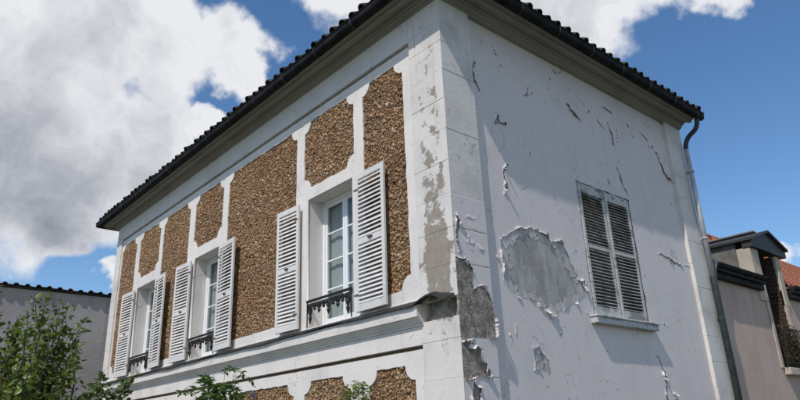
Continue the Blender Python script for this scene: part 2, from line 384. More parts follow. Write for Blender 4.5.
# rubble chips bedded in each panel
def chips(x0, x1, z0, z1, r=.17, sp=.0228):
    nx = int((x1-x0)/sp); nz = int((z1-z0)/(sp*.87))
    gx, gz = np.meshgrid(np.arange(nx)+.5, np.arange(nz)+.5, indexing='ij')
    gx = gx+.5*(gz.astype(int) % 2)
    X = (x0+gx*sp).ravel()+rng.uniform(-.4, .4, gx.size)*sp; Z = (z0+gz*sp*.87).ravel()+rng.uniform(-.4, .4, gx.size)*sp
    ok = (X > x0+.004) & (X < x1-.004) & (Z > z0+.004) & (Z < z1-.004)
    for cx in (x0, x1):
        for cz in (z0, z1): ok &= np.hypot(X-cx, Z-cz) > r+.004
    X, Z = X[ok], Z[ok]; N = len(X)
    base = np.array([(-1,-1,-1),(1,-1,-1),(1,1,-1),(-1,1,-1),(-1,-1,1),(1,-1,1),(1,1,1),(-1,1,1)], float)*.62
    B = base[None]+rng.uniform(-.34, .34, (N, 8, 3))
    B *= (rng.uniform(.65, 1.3, (N, 1, 3))*sp*.60)*rng.choice([.6, .9, 1.2, 1.6, 2.3], (N, 1, 1), p=[.22, .33, .27, .13, .05])
    q = rng.normal(size=(N, 4)); q /= np.linalg.norm(q, axis=1)[:, None]; a, b, c, d = q.T
    R = np.stack([1-2*(c*c+d*d), 2*(b*c-a*d), 2*(b*d+a*c), 2*(b*c+a*d), 1-2*(b*b+d*d), 2*(c*d-a*b), 2*(b*d-a*c), 2*(c*d+a*b), 1-2*(b*b+c*c)], -1).reshape(N, 3, 3)
    V = np.einsum('nij,nkj->nki', R, B)
    V[:, :, 1] *= .62
    V += np.stack([X, .064-.011*rng.random(N), Z], -1)[:, None]
    f0 = np.array([(0,3,2,1),(4,5,6,7),(0,1,5,4),(1,2,6,5),(2,3,7,6),(3,0,4,7)])
    Fc = (f0[None]+8*np.arange(N)[:, None, None]).reshape(-1, 4)
    me = npmesh('stone_chips', V.reshape(-1, 3), Fc)
    at = me.color_attributes.new('chip', 'FLOAT_COLOR', 'POINT')
    h = np.clip(.5+1.0*(rng.beta(2.2, 2.2, N)-.5)+.30*(fbm(X, Z, 2.3, 5)-.5)+random.uniform(-.05, .05), 0, .96); big = rng.random(N) < .010; h[big] = 1
    c4 = np.ones((N, 8, 4), np.float32); c4[:, :, 0] = h[:, None]; c4[:, :, 1] = rng.random(N)[:, None]
    at.data.foreach_set('color', c4.ravel()); return me
for x0, x1, z0, z1 in PANELS:
    if z0 < 1: z0 = 1.75           # plain mortar low down, out of sight
    bed = MB(); bed.box((x0-.02, .0640, max(z0, .7)-.02), (x1+.02, .0765, z1+.02))
    pb = link('rubble_panel', bed.mesh('rubble_panel'), M_MORTAR, house)
    ch = link('stone_chips', chips(x0, x1, z0, z1), M_CHIP, pb); ch['kind'] = 'stuff'

# frieze under the eaves
MB().box((-11.60, 0.001, 6.605), (-.60, .0345, 6.99)).obj('frieze', MP_FRIEZE, house, .004)

# pilasters of quoin blocks
COURSE = [.0] + [2.18+.415*k for k in range(-5, 11)] + [6.62, 6.995]
def pilaster(name, x0, x1, y0, y1, skip=None):
    core = MB()
    if skip: core.box((x0+.014, y0+.014, 0), (x1-.014, y1-.014, 2.815)).box((x0+.014, y0+.014, 3.055), (x1-.014, y1-.014, 6.99)).box((x0+.014, y0+.17, 2.8151), (x1-.014, y1-.014, 3.0549))
    else: core.box((x0+.014, y0+.014, 0), (x1-.014, y1-.014, 6.99))
    core = core.obj('pilaster', MP_FRONT, house)
    for a, b in zip(COURSE[:-1], COURSE[1:]):
        for lo, hi in (skip(a, b) if skip else [(a, b)]):
            j = random.uniform(-.002, .002)
            MB().box((x0+j, y0+j, lo+.0005), (x1+j, y1, hi-.0005)).obj('quoin_block', MP_QUOIN, core, .003)
def corner_skip(a, b):
    if a < 2.9 < b and b < 3.1: return [(a, 2.83)]
    if a < 3.02 and b > 3.1: return [(3.05, b)]
    return [(a, b)]
pilaster('pilaster', -.60, 0, 0, .575, corner_skip)
pilaster('pilaster', XL, -11.601, 0, .40)
pilaster('pilaster', -.30, 0, 5.905, YB)

# broken masonry where the ledge has fallen off the corner
def rubble_face():
    nu, nv = 90, 26; U = np.linspace(-.595, -.004, nu); V = np.linspace(2.80, 3.06, nv)
    u, v = np.meshgrid(U, V, indexing='ij'); d = fbm(u, v, 9, 41, 5)
    y = .03+.10*np.abs(d-.35)*2-.12*np.clip(fbm(u, v, 14, 77, 3)-.55, 0, 1)+.06*np.clip((v-2.93)/.1, 0, 1)
    y = np.minimum(y*.62, .071); y = np.where((v < 2.84) | (v > 3.05), .05, y)
    vv = np.stack([u, y, v], -1).reshape(-1, 3); i = np.arange(nu*nv).reshape(nu, nv)
    return npmesh('broken_masonry', vv, np.stack([i[:-1, :-1], i[1:, :-1], i[1:, 1:], i[:-1, 1:]], -1).reshape(-1, 4))
link('broken_masonry', rubble_face(), M_CORE, house, True)

# ledge between the storeys
def sweep_x(prof, x0, x1, n=1):
    v = []; f = []; k = len(prof)
    for i in range(n+1):
        x = x0+(x1-x0)*i/n; v += [(x, -o, z) for o, z in prof]
    for i in range(n):
        for j in range(k): a = i*k+j; b = i*k+(j+1) % k; f.append((a, b, b+k, a+k))
    f.append(tuple(range(k))); f.append(tuple(range(n*k+k-1, n*k-1, -1)))
    return raw('m', v, f)
xl, xr = XL-.05, -.56
LP = [(-.07, 2.80), (.012, 2.80), (.012, 2.825), (.030, 2.828), (.030, 2.845), (.048, 2.848), (.048, 2.866), (.068, 2.870), (.068, 2.890), (.102, 2.896), (.106, 3.018), (.09, 3.03), (-.07, 3.05)]
lo = link('ledge', sweep_x(LP, xl, xr), MP_FRONT, house)
MB().box((-11.60, .0015, 2.585), (-.602, .0345, 2.7985)).obj('ledge_frieze', MP_FRONT, house, .003)
def flashing():
    n = 150; v = []; f = []
    for i in range(n+1):
        u = i/n; x = xl-.02+(-.03-xl)*u
        sag = .012*math.sin(x*1.9)+.006*math.sin(x*5.3+1)+random.uniform(-.002, .002)
        kink = .075*max(0, min(1, (x+.62)/.22)) - .10*max(0, min(1, (x+.30)/.25))
        pr = [(.02, 3.105+kink*.4), (-.06, 3.066+sag*.5+kink), (-.135, 3.041+sag+kink), (-.14, 3.020+sag+kink), (-.132, 3.020+sag+kink), (-.127, 3.032+sag+kink), (-.06, 3.057+sag*.5+kink), (.02, 3.095+kink*.4)]
        v += [(x, y, z) for y, z in pr]
    for i in range(n):
        for j in range(8): a = i*8+j; b = i*8+(j+1) % 8; f.append((a, b, b+8, a+8))
    f += [tuple(range(8)), tuple(range(n*8+7, n*8-1, -1))]
    return raw('flashing', v, f)
link('flashing', flashing(), M_FLASH, house)
MB().box((-11.60, .02, 3.095), (-.62, .0345, 3.118)).obj('sill_course', MP_FRONT, house, .004)

# side wall: bare plaster behind, a skin of paint with real holes and lifting edges in front
WY0, WY1, SZ0, SZ1 = 2.72, 4.17, 3.07, 5.06               # side window
MB().box((-.32, .56, 0), (SX-.009, WY0-.012, 6.99)).box((-.32, WY1+.012, 0), (SX-.009, YB-.02, 6.99)).box((-.32, WY0-.012, 0), (SX-.009, WY1+.012, SZ0-.012)).box((-.32, WY0-.012, SZ1+.012), (SX-.009, WY1+.012, 6.99)).obj('side_wall', M_PLASTER, house)
side_wall = bpy.data.objects['side_wall']
def seg_dist(U, V, a, b):
    ax, az = a; bx, bz = b; dx, dz = bx-ax, bz-az; L = dx*dx+dz*dz+1e-12
    s = np.clip(((U-ax)*dx+(V-az)*dz)/L, 0, 1); return np.hypot(U-ax-s*dx, V-az-s*dz), s
def sdf_poly(U, V, P):
    d = np.full(U.shape, 1e9); ins = np.zeros(U.shape, bool)
    for a, b in zip(P, P[1:]+P[:1]):
        d = np.minimum(d, seg_dist(U, V, a, b)[0])
        c = ((a[1] > V) != (b[1] > V)) & (U < (b[0]-a[0])*(V-a[1])/((b[1]-a[1]) or 1e-9)+a[0]); ins ^= c
    return np.where(ins, -d, d)
def skin(name, u0, u1, v0, v1, res, x_plane, feats, seed, base_wave=.0016, joints=()):
    nu = int((u1-u0)/res)+1; nv = int((v1-v0)/res)+1
    us = np.linspace(u0, u1, nu); vs = np.linspace(v0, v1, nv); U, V = np.meshgrid(us, vs, indexing='ij')
    S = np.full(U.shape, 1.); L = np.zeros(U.shape)
    Nn = fbm(U, V, 22, seed, 4); N2 = .72*vnoise(U, V, 7, seed+50)+.28*vnoise(U, V, 19, seed+51); N3 = fbm(U, V, 60, seed+9, 3)
    for ft in feats:
        kind, pts, amp, ext = ft[:4]; rough = ft[4] if len(ft) > 4 else .03
        P = np.array(pts); m = .16+ext*4
        iu = np.where((us > P[:, 0].min()-m) & (us < P[:, 0].max()+m))[0]; iv = np.where((vs > P[:, 1].min()-m) & (vs < P[:, 1].max()+m))[0]
        if len(iu) == 0 or len(iv) == 0: continue
        sl = np.ix_(iu, iv); u, v = U[sl], V[sl]
        wz = .10 if kind == 'line' else (.055 if amp > .02 else .012)
        u = u+wz*(fbm(u, v, 8, seed+61, 3)-.5); v = v+wz*(fbm(v, u, 8, seed+67, 3)-.5)
        if kind == 'poly': d = sdf_poly(u, v, [tuple(p) for p in pts])
        else:
            d = np.full(u.shape, 1e9); n = len(pts)-1
            for i in range(n):
                q, s = seg_dist(u, v, pts[i], pts[i+1]); w0, w1 = [ft[5]*math.sin(math.pi*min(.92, max(.08, k/n))) for k in (i, i+1)]
                d = np.minimum(d, q-(w0+(w1-w0)*s))
        d = d+(Nn[sl]-.5)*rough+(N3[sl]-.5)*rough*.25
        S[sl] = np.minimum(S[sl], d)
        if amp:
            k = .10+.9*np.clip((N2[sl]-.46)*3.2, 0, 1)**1.3
            L[sl] = np.maximum(L[sl], .85*amp*k*np.exp(-np.maximum(d, 0)/ext))
    gu, gv = np.gradient(S, us, vs)
    near = np.abs(S) < res*.62; g2 = np.maximum(gu*gu+gv*gv, .3)
    U2 = U-np.where(near, S*gu/g2, 0); V2 = V-np.where(near, S*gv/g2, 0)
    U2[0, :] = u0; U2[-1, :] = u1; V2[:, 0] = v0; V2[:, -1] = v1
    curl = np.clip(L/.05, 0, 1)*.5*L                         # edges roll back over the sound paint
    U2 = U2+gu*curl; V2 = V2+gv*curl
    X = x_plane+L+base_wave*2*(fbm(U, V, 2.2, seed+3, 3)-.5)+.0012*(fbm(U, V, 9, seed+4, 3)-.5)
    for z in joints: X = X-.003*np.exp(-((V-z)/.006)**2)
    for a in ((0, slice(None)), (-1, slice(None)), (slice(None), 0), (slice(None), -1)): X[a] = np.minimum(X[a], x_plane)
    keep = (S > -res*.62); fk = keep[:-1, :-1] & keep[1:, :-1] & keep[1:, 1:] & keep[:-1, 1:]
    i = np.arange(nu*nv).reshape(nu, nv)
    f = np.stack([i[:-1, :-1], i[1:, :-1], i[1:, 1:], i[:-1, 1:]], -1)[fk]
    v = np.stack([X, U2, V2], -1).reshape(-1, 3)
    used = np.unique(f); mp = np.full(nu*nv, -1); mp[used] = np.arange(len(used))
    return npmesh(name, v[used], mp[f])
def S_(pts, x0=SX): return [on_x(p[0], p[1], x0) for p in pts]
FE = [('poly', S_([(514.8,231),(521.6,229),(535.4,230.3),(543,235),(550.5,241.3),(561.5,243.4),(565,249.6),(569.8,261),(576,275),(576,280),(583.5,281),(585,296),(575,302),(561.5,311),(553,314),(549,317),(545,310),(542,306),(534,299),(519,296),(510.6,291),(503.7,282),(502.4,271),(503.7,262.6),(501,250),(500.3,238),(505,236.5)]), .060, .015, .05),
      ('poly', S_([(532.5,349),(539,347.5),(544,354),(549,359),(549,372.5),(540,367.5),(535,371),(536,362.5)]), .03, .014),
      ('poly', S_([(494,123),(497,115),(500,122),(506,123),(505,126)]), .03, .012),
      ('poly', [(WY0, SZ0), (WY1, SZ0), (WY1, SZ1), (WY0, SZ1)], .012, .012, .018)]
for pts, wd_, amp in [([(505,166),(503.5,176),(506,187),(503,197)], .014, .06), ([(565,104),(572,112),(580,122)], .022, .03), ([(586,115),(590,108)], .01, .02),
                 ([(472.5,62),(473,80),(479,91)], .02, .02), ([(491,47),(495,54)], .015, .02), ([(528,85),(525,97),(531,93)], .012, .02),
                 ([(608,124),(611,135),(614,147)], .02, .02), ([(618,126),(617,138),(615,145)], .008, .01), ([(600,106),(607,111),(614,116)], .016, .02),
                 ([(626,124),(630,130),(634,139)], .008, .01), ([(652,146),(658,160),(666,178),(674,184)], .022, .03), ([(660,130),(668,148),(672,166),(674,182)], .010, .015),
                 ([(616,167),(620,178),(628,197)], .016, .02), ([(657.5,254),(672.5,261),(682.5,265)], .022, .05), ([(684,265),(693,267),(700,269)], .016, .03),
                 ([(656,353),(661,365),(666,382),(667,402)], .016, .04), ([(672,389),(677,402)], .012, .03), ([(652,205),(655,207)], .01, .01), ([(670,203),(671,206)], .012, .01),
                 ([(664,324),(668,326)], .014, .05), ([(523,317),(524,319)], .012, .05), ([(510,337),(511,341)], .010, .04), ([(586,309),(588,313)], .012, .04),
                 ([(550,66),(549,90)], .004, .006), ([(560,80),(575,96)], .005, .01), ([(530,150),(531,170)], .005, .008),
                 ([(497,258),(499,266)], .01, .03), ([(640,120),(648,126)], .014, .02), ([(576,176),(580,182)], .01, .02), ([(478,70),(486,78)], .01, .015), ([(500,60),(503,72)], .008, .01), ([(520,96),(533,92)], .008, .015), ([(545,60),(556,74),(562,70)], .006, .01), ([(596,118),(603,128)], .012, .02), ([(590,140),(594,150)], .008, .012), ([(636,128),(646,140),(650,150)], .010, .018), ([(656,118),(662,128)], .014, .02), ([(664,160),(668,170)], .014, .02), ([(700,310),(702,318)], .008, .02), ([(515,325),(518,345)], .004, .01), ([(560,330),(563,342)], .004, .01), ([(640,268),(646,280)], .004, .008), ([(566,86),(590,112)], .003, .006), ([(612,190),(606,176)], .006, .01), ([(585,330),(589,350)], .004, .008)]:
    FE.append(('line', S_(pts), amp, .010, .034, wd_*1.35))
paint = link('paint_layer', skin('paint_layer', .5755, 5.9045, 1.2, 6.985, .010, SX, FE, 5), MP_SIDE, side_wall, True)
# remains of an older coat round the rim of the big losses
def shrink(P, k, dy=0, dz=0):
    cy = sum(p[0] for p in P)/len(P)+dy; cz = sum(p[1] for p in P)/len(P)+dz; return [(cy+(p[0]-cy)*k, cz+(p[1]-cz)*k) for p in P]
def rim(P, k, x, seed, dy, dz, res=.011):
    ys = [p[0] for p in P]; zs = [p[1] for p in P]
    me = skin('undercoat', min(ys)-.04, max(ys)+.04, min(zs)-.04, max(zs)+.04, res, x, [('poly', shrink(P, k, dy, dz), .004, .006, .20)], seed, .0004)
    return link('undercoat', me, M_UNDER, side_wall, True)
rim(FE[0][1], .80, SX-.0055, 33, -.02, .03); rim(FE[1][1], .55, SX-.0055, 35, 0, .02)
# paint skin on the side face of the corner pilaster
PE = [('poly', S_([(455,258),(465,261),(471,270),(472.5,291),(480,285.5),(487,291),(490,300),(493,320),(495,337),(450,338),(448,310),(448,285)], 0), .055, .013, .045),
      ('poly', S_([(455,342),(470,343),(478,352),(482,360),(488,371),(487,376),(455,377)], 0), .06, .014, .03),
      ('poly', S_([(474,379),(480,390),(478,400),(474,410),(472,396)], 0), .07, .014, .02)]
for pts, wd_, amp in [([(456,210),(458,222),(456,238),(460,252)], .022, .05), ([(470,225),(476,232)], .006, .012), ([(463,238),(473,243)], .005, .012), ([(466,216),(480,222)], .004, .01), ([(476,246),(484,250)], .006, .015), ([(468,236),(470,247)], .005, .015)]:
    PE.append(('line', S_(pts, 0), amp, .010, .014, wd_))
link('paint_layer', skin('paint_layer', .003, .572, 1.35, 4.253, .009, .0045, PE, 15, .001, COURSE), MP_SIDE, house, True)

MB().box((-.02, .003, 1.36), (.0028, .571, 4.25)).obj('bare_render', M_CORE, house)
# loose flakes of paint still hanging on by one edge
def flake(px, py, x0, wd_, ln, ang, roll, seed):
    wd_ *= .8; ln *= .72; r = random.Random(seed); y, z = on_x(px, py, x0); nu, nv = 6, 9; v = []; f = []
    for i in range(nv+1):
        s = i/nv*ln; a = roll*(i/nv); R_ = ln/max(roll, .1)
        out = R_*(1-math.cos(a))+.004; run = R_*math.sin(a)
        for j in range(nu+1):
            q = (j/nu-.5)*wd_*(1-.45*(i/nv)**2)*(1+.15*math.sin(i*1.7+seed))+.004*r.random(); o = out+.006*math.sin(j*1.3+seed)*(i/nv)
            c, sn = math.cos(ang), math.sin(ang); v.append((x0+o, y+q*c-run*sn, z+q*sn+run*c))
    for i in range(nv):
        for j in range(nu): a = i*(nu+1)+j; f.append((a, a+1, a+nu+2, a+nu+1))
    me = raw('paint_flake', v, f); bm = bmesh.new(); bm.from_mesh(me); bmesh.ops.solidify(bm, geom=bm.faces[:], thickness=.0025); bm.to_mesh(me); bm.free()
    return link('paint_flake', me, MP_SIDE, side_wall if x0 < 0 else house, True)
for i, (px, py, x0, a, b, c, d) in enumerate([(584, 281, SX, .14, .22, math.pi, .5), (505, 168, SX, .06, .13, 2.6, 1.7), (504, 188, SX, .05, .12, 3.5, 1.9), (548, 309, SX, .10, .13, 3.3, 1.5), (536, 231, SX, .13, .05, 0, 1.5), (560, 243, SX, .12, .07, -.5, 1.6), (521, 230, SX, .10, .035, .2, 1.3), (501, 240, SX, .05, .06, 1.2, 1.5),
        (470, 344, .004, .10, .12, -2.3, 1.6), (488, 371, .004, .12, .10, 1.2, 1.4), (476, 380, .004, .07, .20, 3.3, 1.8), (466, 263, .004, .09, .06, -.7, 1.4), (484, 288, .004, .12, .05, -.2, 1.5), (456, 213, .004, .05, .09, 3.4, 1.9), (458, 240, .004, .05, .06, 2.6, 1.6), (680, 265, SX, .10, .05, .3, 1.6), (664, 376, SX, .04, .14, 3.4, 1.5), (675, 392, SX, .05, .12, 3.6, 1.3), (538, 348, SX, .08, .04, .2, 1.4), (576, 302, SX, .09, .05, -2.6, 1.4), (519, 297, SX, .10, .04, 3.0, 1.2)]):
    flake(px, py, x0, a, b, c, d, i)

# other walls, ceiling of the rooms
MB().box((XL+.02, .41, 0), (XL+.27, YB-.02, 6.98)).obj('left_wall', MP_SIDE, house)
MB().box((XL+.28, YB-.30, 0), (-.33, YB-.021, 6.98)).obj('back_wall', MP_SIDE, house)
MB().box((XL+.28, .42, 2.95), (-.33, YB-.31, 3.05)).obj('upper_floor', M_ROOM, house)

# ------------------------------------------------------------------ front windows
def share(name, me, mat, parent, loc=(0, 0, 0), rot=(0, 0, 0), scale=None):
    o = bpy.data.objects.new(name, me); COL.objects.link(o)
    if mat is not None and not me.materials: me.materials.append(mat)
    o.parent = parent; o.location = loc; o.rotation_euler = rot
    if scale: o.scale = scale
    return o
def front_window(a, b):
    y0, y1 = .0765, .30
    rv = MB()
    rv.box((a-.011, y0, WZ0), (a, y1+.09, WZ1)); rv.box((b, y0, WZ0), (b+.011, y1+.09, WZ1)); rv.box((a-.011, y0, WZ1), (b+.011, y1+.09, WZ1+.011))
    rv.obj('window_reveal', MP_FRONT, house)
    s = MB(); s.add([(a-.011, .03, WZ0-.028), (b+.011, .03, WZ0-.028), (b+.011, .39, WZ0-.028), (a-.011, .39, WZ0-.028), (a-.011, .03, WZ0-.002), (b+.011, .03, WZ0-.002), (b+.011, .39, WZ0+.03), (a-.011, .39, WZ0+.03)],
        [(0,3,2,1),(4,5,6,7),(0,1,5,4),(1,2,6,5),(2,3,7,6),(3,0,4,7)]); s.obj('window_sill', MP_FRONT, house)
    zb, zt = WZ0+.03, WZ1; fw = .055; mid = (a+b)/2
    fr = MB(); fr.box((a, y1, zb), (a+fw, y1+.07, zt)); fr.box((b-fw, y1, zb), (b, y1+.07, zt)); fr.box((a+fw, y1, zt-fw), (b-fw, y1+.07, zt)); fr.box((a+fw, y1, zb), (b-fw, y1+.07, zb+fw))
    win = fr.obj('window', M_PVC, house, .005)
    gz = [zb+fw+.06+ (zt-fw-.05-(zb+fw+.06))*k/4 for k in range(5)]
    for l, r in ((a+fw+.003, mid-.004), (mid+.004, b-fw-.003)):
        c = MB(); yy = y1+.012; sw = .052
        c.box((l, yy, zb+fw+.003), (l+sw, yy+.045, zt-fw-.003)); c.box((r-sw, yy, zb+fw+.003), (r, yy+.045, zt-fw-.003))
        c.box((l+sw, yy, zt-fw-.05), (r-sw, yy+.045, zt-fw-.003)); c.box((l+sw, yy, zb+fw+.003), (r-sw, yy+.045, zb+fw+.06))
        c.obj('casement', M_PVC, win, .005)
        for k in range(1, 4): MB().box((l+sw, yy+.004, gz[k]-.012), (r-sw, yy+.036, gz[k]+.012)).obj('muntin', M_PVC, win, .003)
        for k in range(4): MB().box((l+sw-.004, yy+.019+random.uniform(-.001, .001), gz[k]+.010), (r-sw+.004, yy+.023, gz[k+1]-.010)).obj('pane', M_GLASS, win)
    n = 90; v = []; f = []
    for i in range(n+1):
        x = a-.005+(b-a+.01)*i/n; y = y1+.098+.005*math.sin(i*.9)+.004*math.sin(i*.37+a)
        v += [(x, y, zb-.02), (x, y, zt)]
        if i < n: f.append((2*i, 2*i+2, 2*i+3, 2*i+1))
    link('curtain', raw('curtain', v, f), M_CURTAIN, house, True)
    # cast-iron guard
    rz = 3.50; ry = .02
    g = MB(); g.box((a+.02, ry-.018, rz-.016), (b-.02, ry+.018, rz+.016)); g.box((a+.02, ry-.008, rz-.05), (b-.02, ry+.008, rz-.038))
    for x in (a+.03, b-.03): g.tube([(x, ry, rz), (x, ry, WZ0+.0)], .011, 6)
    rail = g.obj('window_guard', M_IRON, house, .003)
    W = b-a-.10; k = 9
    for i in range(k):
        cx = a+.05+W*(i+.5)/k; long = (i % 2 == 0)
        p = MB(); L = .19 if i == 4 else (.14 if long else .09)
        if i in (0, 8): L = .27
        for s in (-1, 1):
            p.tube([(cx+s*(.008+.036*math.sin(q*.42)), ry, rz-.05-L*.62*q/8) for q in range(9)], .012, 5)
            p.tube([(cx+s*(.022+.020*math.cos(q*.9)), ry+.004*s, rz-.075+.020*math.sin(q*.9)) for q in range(8)], .010, 5)
        p.tube([(cx, ry, rz-.04), (cx, ry, rz-.06-L*.5), (cx, ry, rz-.06-L*.7), (cx, ry, rz-.06-L)], [.011, .014, .026, .006], 6)
        p.tube([(cx-.03, ry, rz-.06-L*.45), (cx, ry, rz-.06-L*.55), (cx+.03, ry, rz-.06-L*.45)], .008, 5)
        p.obj('pendant', M_IRON, rail)
for a, b in WIN: front_window(a, b)

# louvred shutters
def shutter_mesh(W, H, stile, top, midh, bot, th, midz):
    m = MB(); m.box((0, -th, 0), (stile, 0, H)); m.box((W-stile, -th, 0), (W, 0, H))
    for z0, z1 in ((0, bot), (midz-midh/2, midz+midh/2), (H-top, H)): m.box((stile, -th+.002, z0), (W-stile, -.002, z1))
    me = m.mesh('shutter'); bm = bmesh.new(); bm.from_mesh(me)
    bmesh.ops.bevel(bm, geom=list(bm.edges), offset=.003, segments=1, affect='EDGES'); bm.to_mesh(me); bm.free(); return me
def slat_mesh(W, depth, th, ang):
    m = MB(); c, s = math.cos(ang), math.sin(ang); R = Matrix.Rotation(ang, 4, 'X')
    m.box((0, -depth/2, -th/2), (W, depth/2, th/2), R); return m.mesh('slat')
SW, SH = .62, 1.91
sh_me = shutter_mesh(SW, SH, .062, .085, .085, .10, .036, .93)
sl_me = slat_mesh(SW-.122, .058, .008, math.radians(55))
sh_me.materials.append(MP_WOOD); sl_me.materials.append(MP_WOOD)
M_RUST = mat_simple('rusty_iron', (.09, .065, .05), (.17, .115, .08), 40, .8, .3)
lat_me = MB().box((-.05, -.012, -.012), (.05, 0, .012)).box((-.015, -.03, -.008), (.03, -.0121, .008)).mesh('latch')
hin_me = MB().box((-.03, -.006, -.011), (.07, 0, .011)).mesh('hinge')
def shutter(x0, x1, standoff, ang, base=(3.135,)):
    w = x1-x0
    o = share('shutter', sh_me, None, house, (x0, standoff, base[0]), (random.uniform(-.008, .008), random.uniform(-.006, .006), ang), (w/SW, 1, 1))
    zs = [.10+(.93-.0425-.10)*(k+.5)/14 for k in range(14)]+[.9725+(SH-.085-.9725)*(k+.5)/14 for k in range(14)]
    for z in zs: share('slat', sl_me, None, o, (.061, -.018, z), (random.uniform(-.09, .09), random.uniform(-.008, .008), 0))
    share('latch', lat_me, M_RUST, o, (w*.52, -.0345, .945), (0, .1, 0))
    for z in (.22, 1.68):
        if ang < 0: share('hinge', hin_me, M_RUST, o, (0, -.037, z))
        else: share('hinge', hin_me, M_RUST, o, (w-.05, -.037, z))
    return o
for x0, x1, so_, an in [(-3.77, -3.19, -.035, .06), (-1.765, -1.14, -.02, -.02), (-7.79, -7.14, -.022, .045), (-5.885, -5.22, -.012, -.055), (-10.92, -10.25, -.03, .06), (-8.90, -8.245, -.012, -.075)]:
    shutter(x0, x1, so_, an)

# closed weathered shutters on the side wall
def side_window():
    x = SX-.03
    fr = MB(); fr.box((SX-.22, WY0-.01, SZ0-.01), (SX-.19, WY1+.01, SZ1+.01)); bk = fr.obj('window_recess', M_CORE, house)
    fr = MB(); fr.box((x-.029, WY0+.004, SZ0), (x+.022, WY0+.042, SZ1-.002)); fr.box((x-.029, WY1-.042, SZ0), (x+.022, WY1-.004, SZ1-.002)); fr.box((x-.029, WY0+.042, SZ1-.03), (x+.022, WY1-.042, SZ1-.002))
    fr.obj('window_frame', M_OLDSHUT, house, .003)
    W, H = .665, SZ1-SZ0-.05
    me = shutter_mesh(W, H, .055, .12, .05, .13, .034, 1.0); me.materials.append(M_OLDSHUT)
    s2 = slat_mesh(W-.108, .038, .008, math.radians(35)); s2.materials.append(M_OLDSLAT)
    for y0, an in ((WY0+.046, .006), (WY0+.046+W+.028, -.012)):
        o = share('shutter', me, None, house, (x+.002, y0, SZ0+.012), (0, 0, math.pi/2+an)); o['label'] = 'weathered closed louvred shutter with blackened slats'
        for lo, hi in ((.13, .975), (1.025, H-.12)):
            for k in range(17):
                share('slat', s2, None, o, (.054, -.016, lo+(hi-lo)*(k+.5)/17), (random.uniform(-.06, .06), random.uniform(-.005, .005), 0))
    MB().box((x-.02, WY0-.10, SZ0-.115), (SX+.105, WY1+.085, SZ0-.03)).box((x-.02, WY0-.115, SZ0-.03), (SX+.125, WY1+.10, SZ0-.004)).obj('window_sill', M_OLDSILL, house, .006)
side_window()

# ------------------------------------------------------------------ eaves
def sweep_eave(prof, name, yend=YB, closed=True, xl=XL):
    v = []; f = []; k = len(prof)
    rows = [[(xl-d, yend, z) for d, z in prof], [(xl-d, -d, z) for d, z in prof], [(d, -d, z) for d, z in prof], [(d, yend, z) for d, z in prof]]
    for r in rows: v += r
    for i in range(3):
        for j in range(k if closed else k-1): a = i*k+j; b = i*k+(j+1) % k; f.append((a, a+k, b+k, b))
    if closed: f += [tuple(range(k)), tuple(range(4*k-1, 3*k-1, -1))]
    return raw(name, v, f)
CP = [(-.12, 6.965), (.018, 6.965), (.022, 6.985), (.055, 6.99), (.062, 7.018), (.080, 7.040), (.115, 7.046), (.118, 7.066), (.205, 7.070), (.208, 7.036), (.262, 7.034), (.268, 7.062), (.29, 7.080), (.318, 7.084), (.325, 7.20), (-.12, 7.21)]
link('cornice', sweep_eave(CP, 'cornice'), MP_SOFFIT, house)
GC, GZ, GR = .395, 7.118, .063
GP = [(GC+GR*math.cos(math.pi+math.pi*i/12)*1.0, GZ+GR*math.sin(math.pi+math.pi*i/12)*1.05) for i in range(13)]
GP = [(GC-GR, GZ+.05)]+GP+[(GC+GR, GZ+.045)]
# lip bead
GP += [(GC+GR+.012, GZ+.05), (GC+GR+.014, GZ+.062), (GC+GR+.004, GZ+.068)]
inner = [(GC+(d-GC)*.94, z+.005) for d, z in reversed(GP[:-3])]
link('gutter', sweep_eave(GP+inner, 'gutter', YB+.14), M_ZINC_D, house)
gut = bpy.data.objects['gutter']
bk_me = None
def bracket_mesh():
    m = MB(); pts = [(GC+(GR+.004)*math.cos(math.pi+math.pi*i/10), GZ+(GR+.004)*1.05*math.sin(math.pi+math.pi*i/10)) for i in range(11)]
    pts = [(GC-GR-.004, GZ+.05)]+pts+[(GC+GR+.006, GZ+.05)]
    out = []
    for d, z in pts: n = Vector((d-GC, z-GZ)).normalized()*.006; out.append((d+n.x, z+n.y))
    k = len(pts); v = []
    for x in (-.016, .016): v += [(x, -d, z) for d, z in pts]+[(x, -d, z) for d, z in out]
    f = []
    for q in range(k-1): f += [(k+q, k+q+1, 3*k+q+1, 3*k+q), (q, q+1, k+q+1, k+q), (2*k+q, 3*k+q, 3*k+q+1, 2*k+q+1)]
    m.add(v, f)
    return m.mesh('gutter_bracket')
bk = bracket_mesh()
for i in range(14): share('gutter_bracket', bk, M_FLASH, gut, (-.35-i*.92, 0, 0))
for i in range(8): share('gutter_bracket', bk, M_ZINC_D, gut, (0, .35+i*.86, 0), (0, 0, math.pi/2))
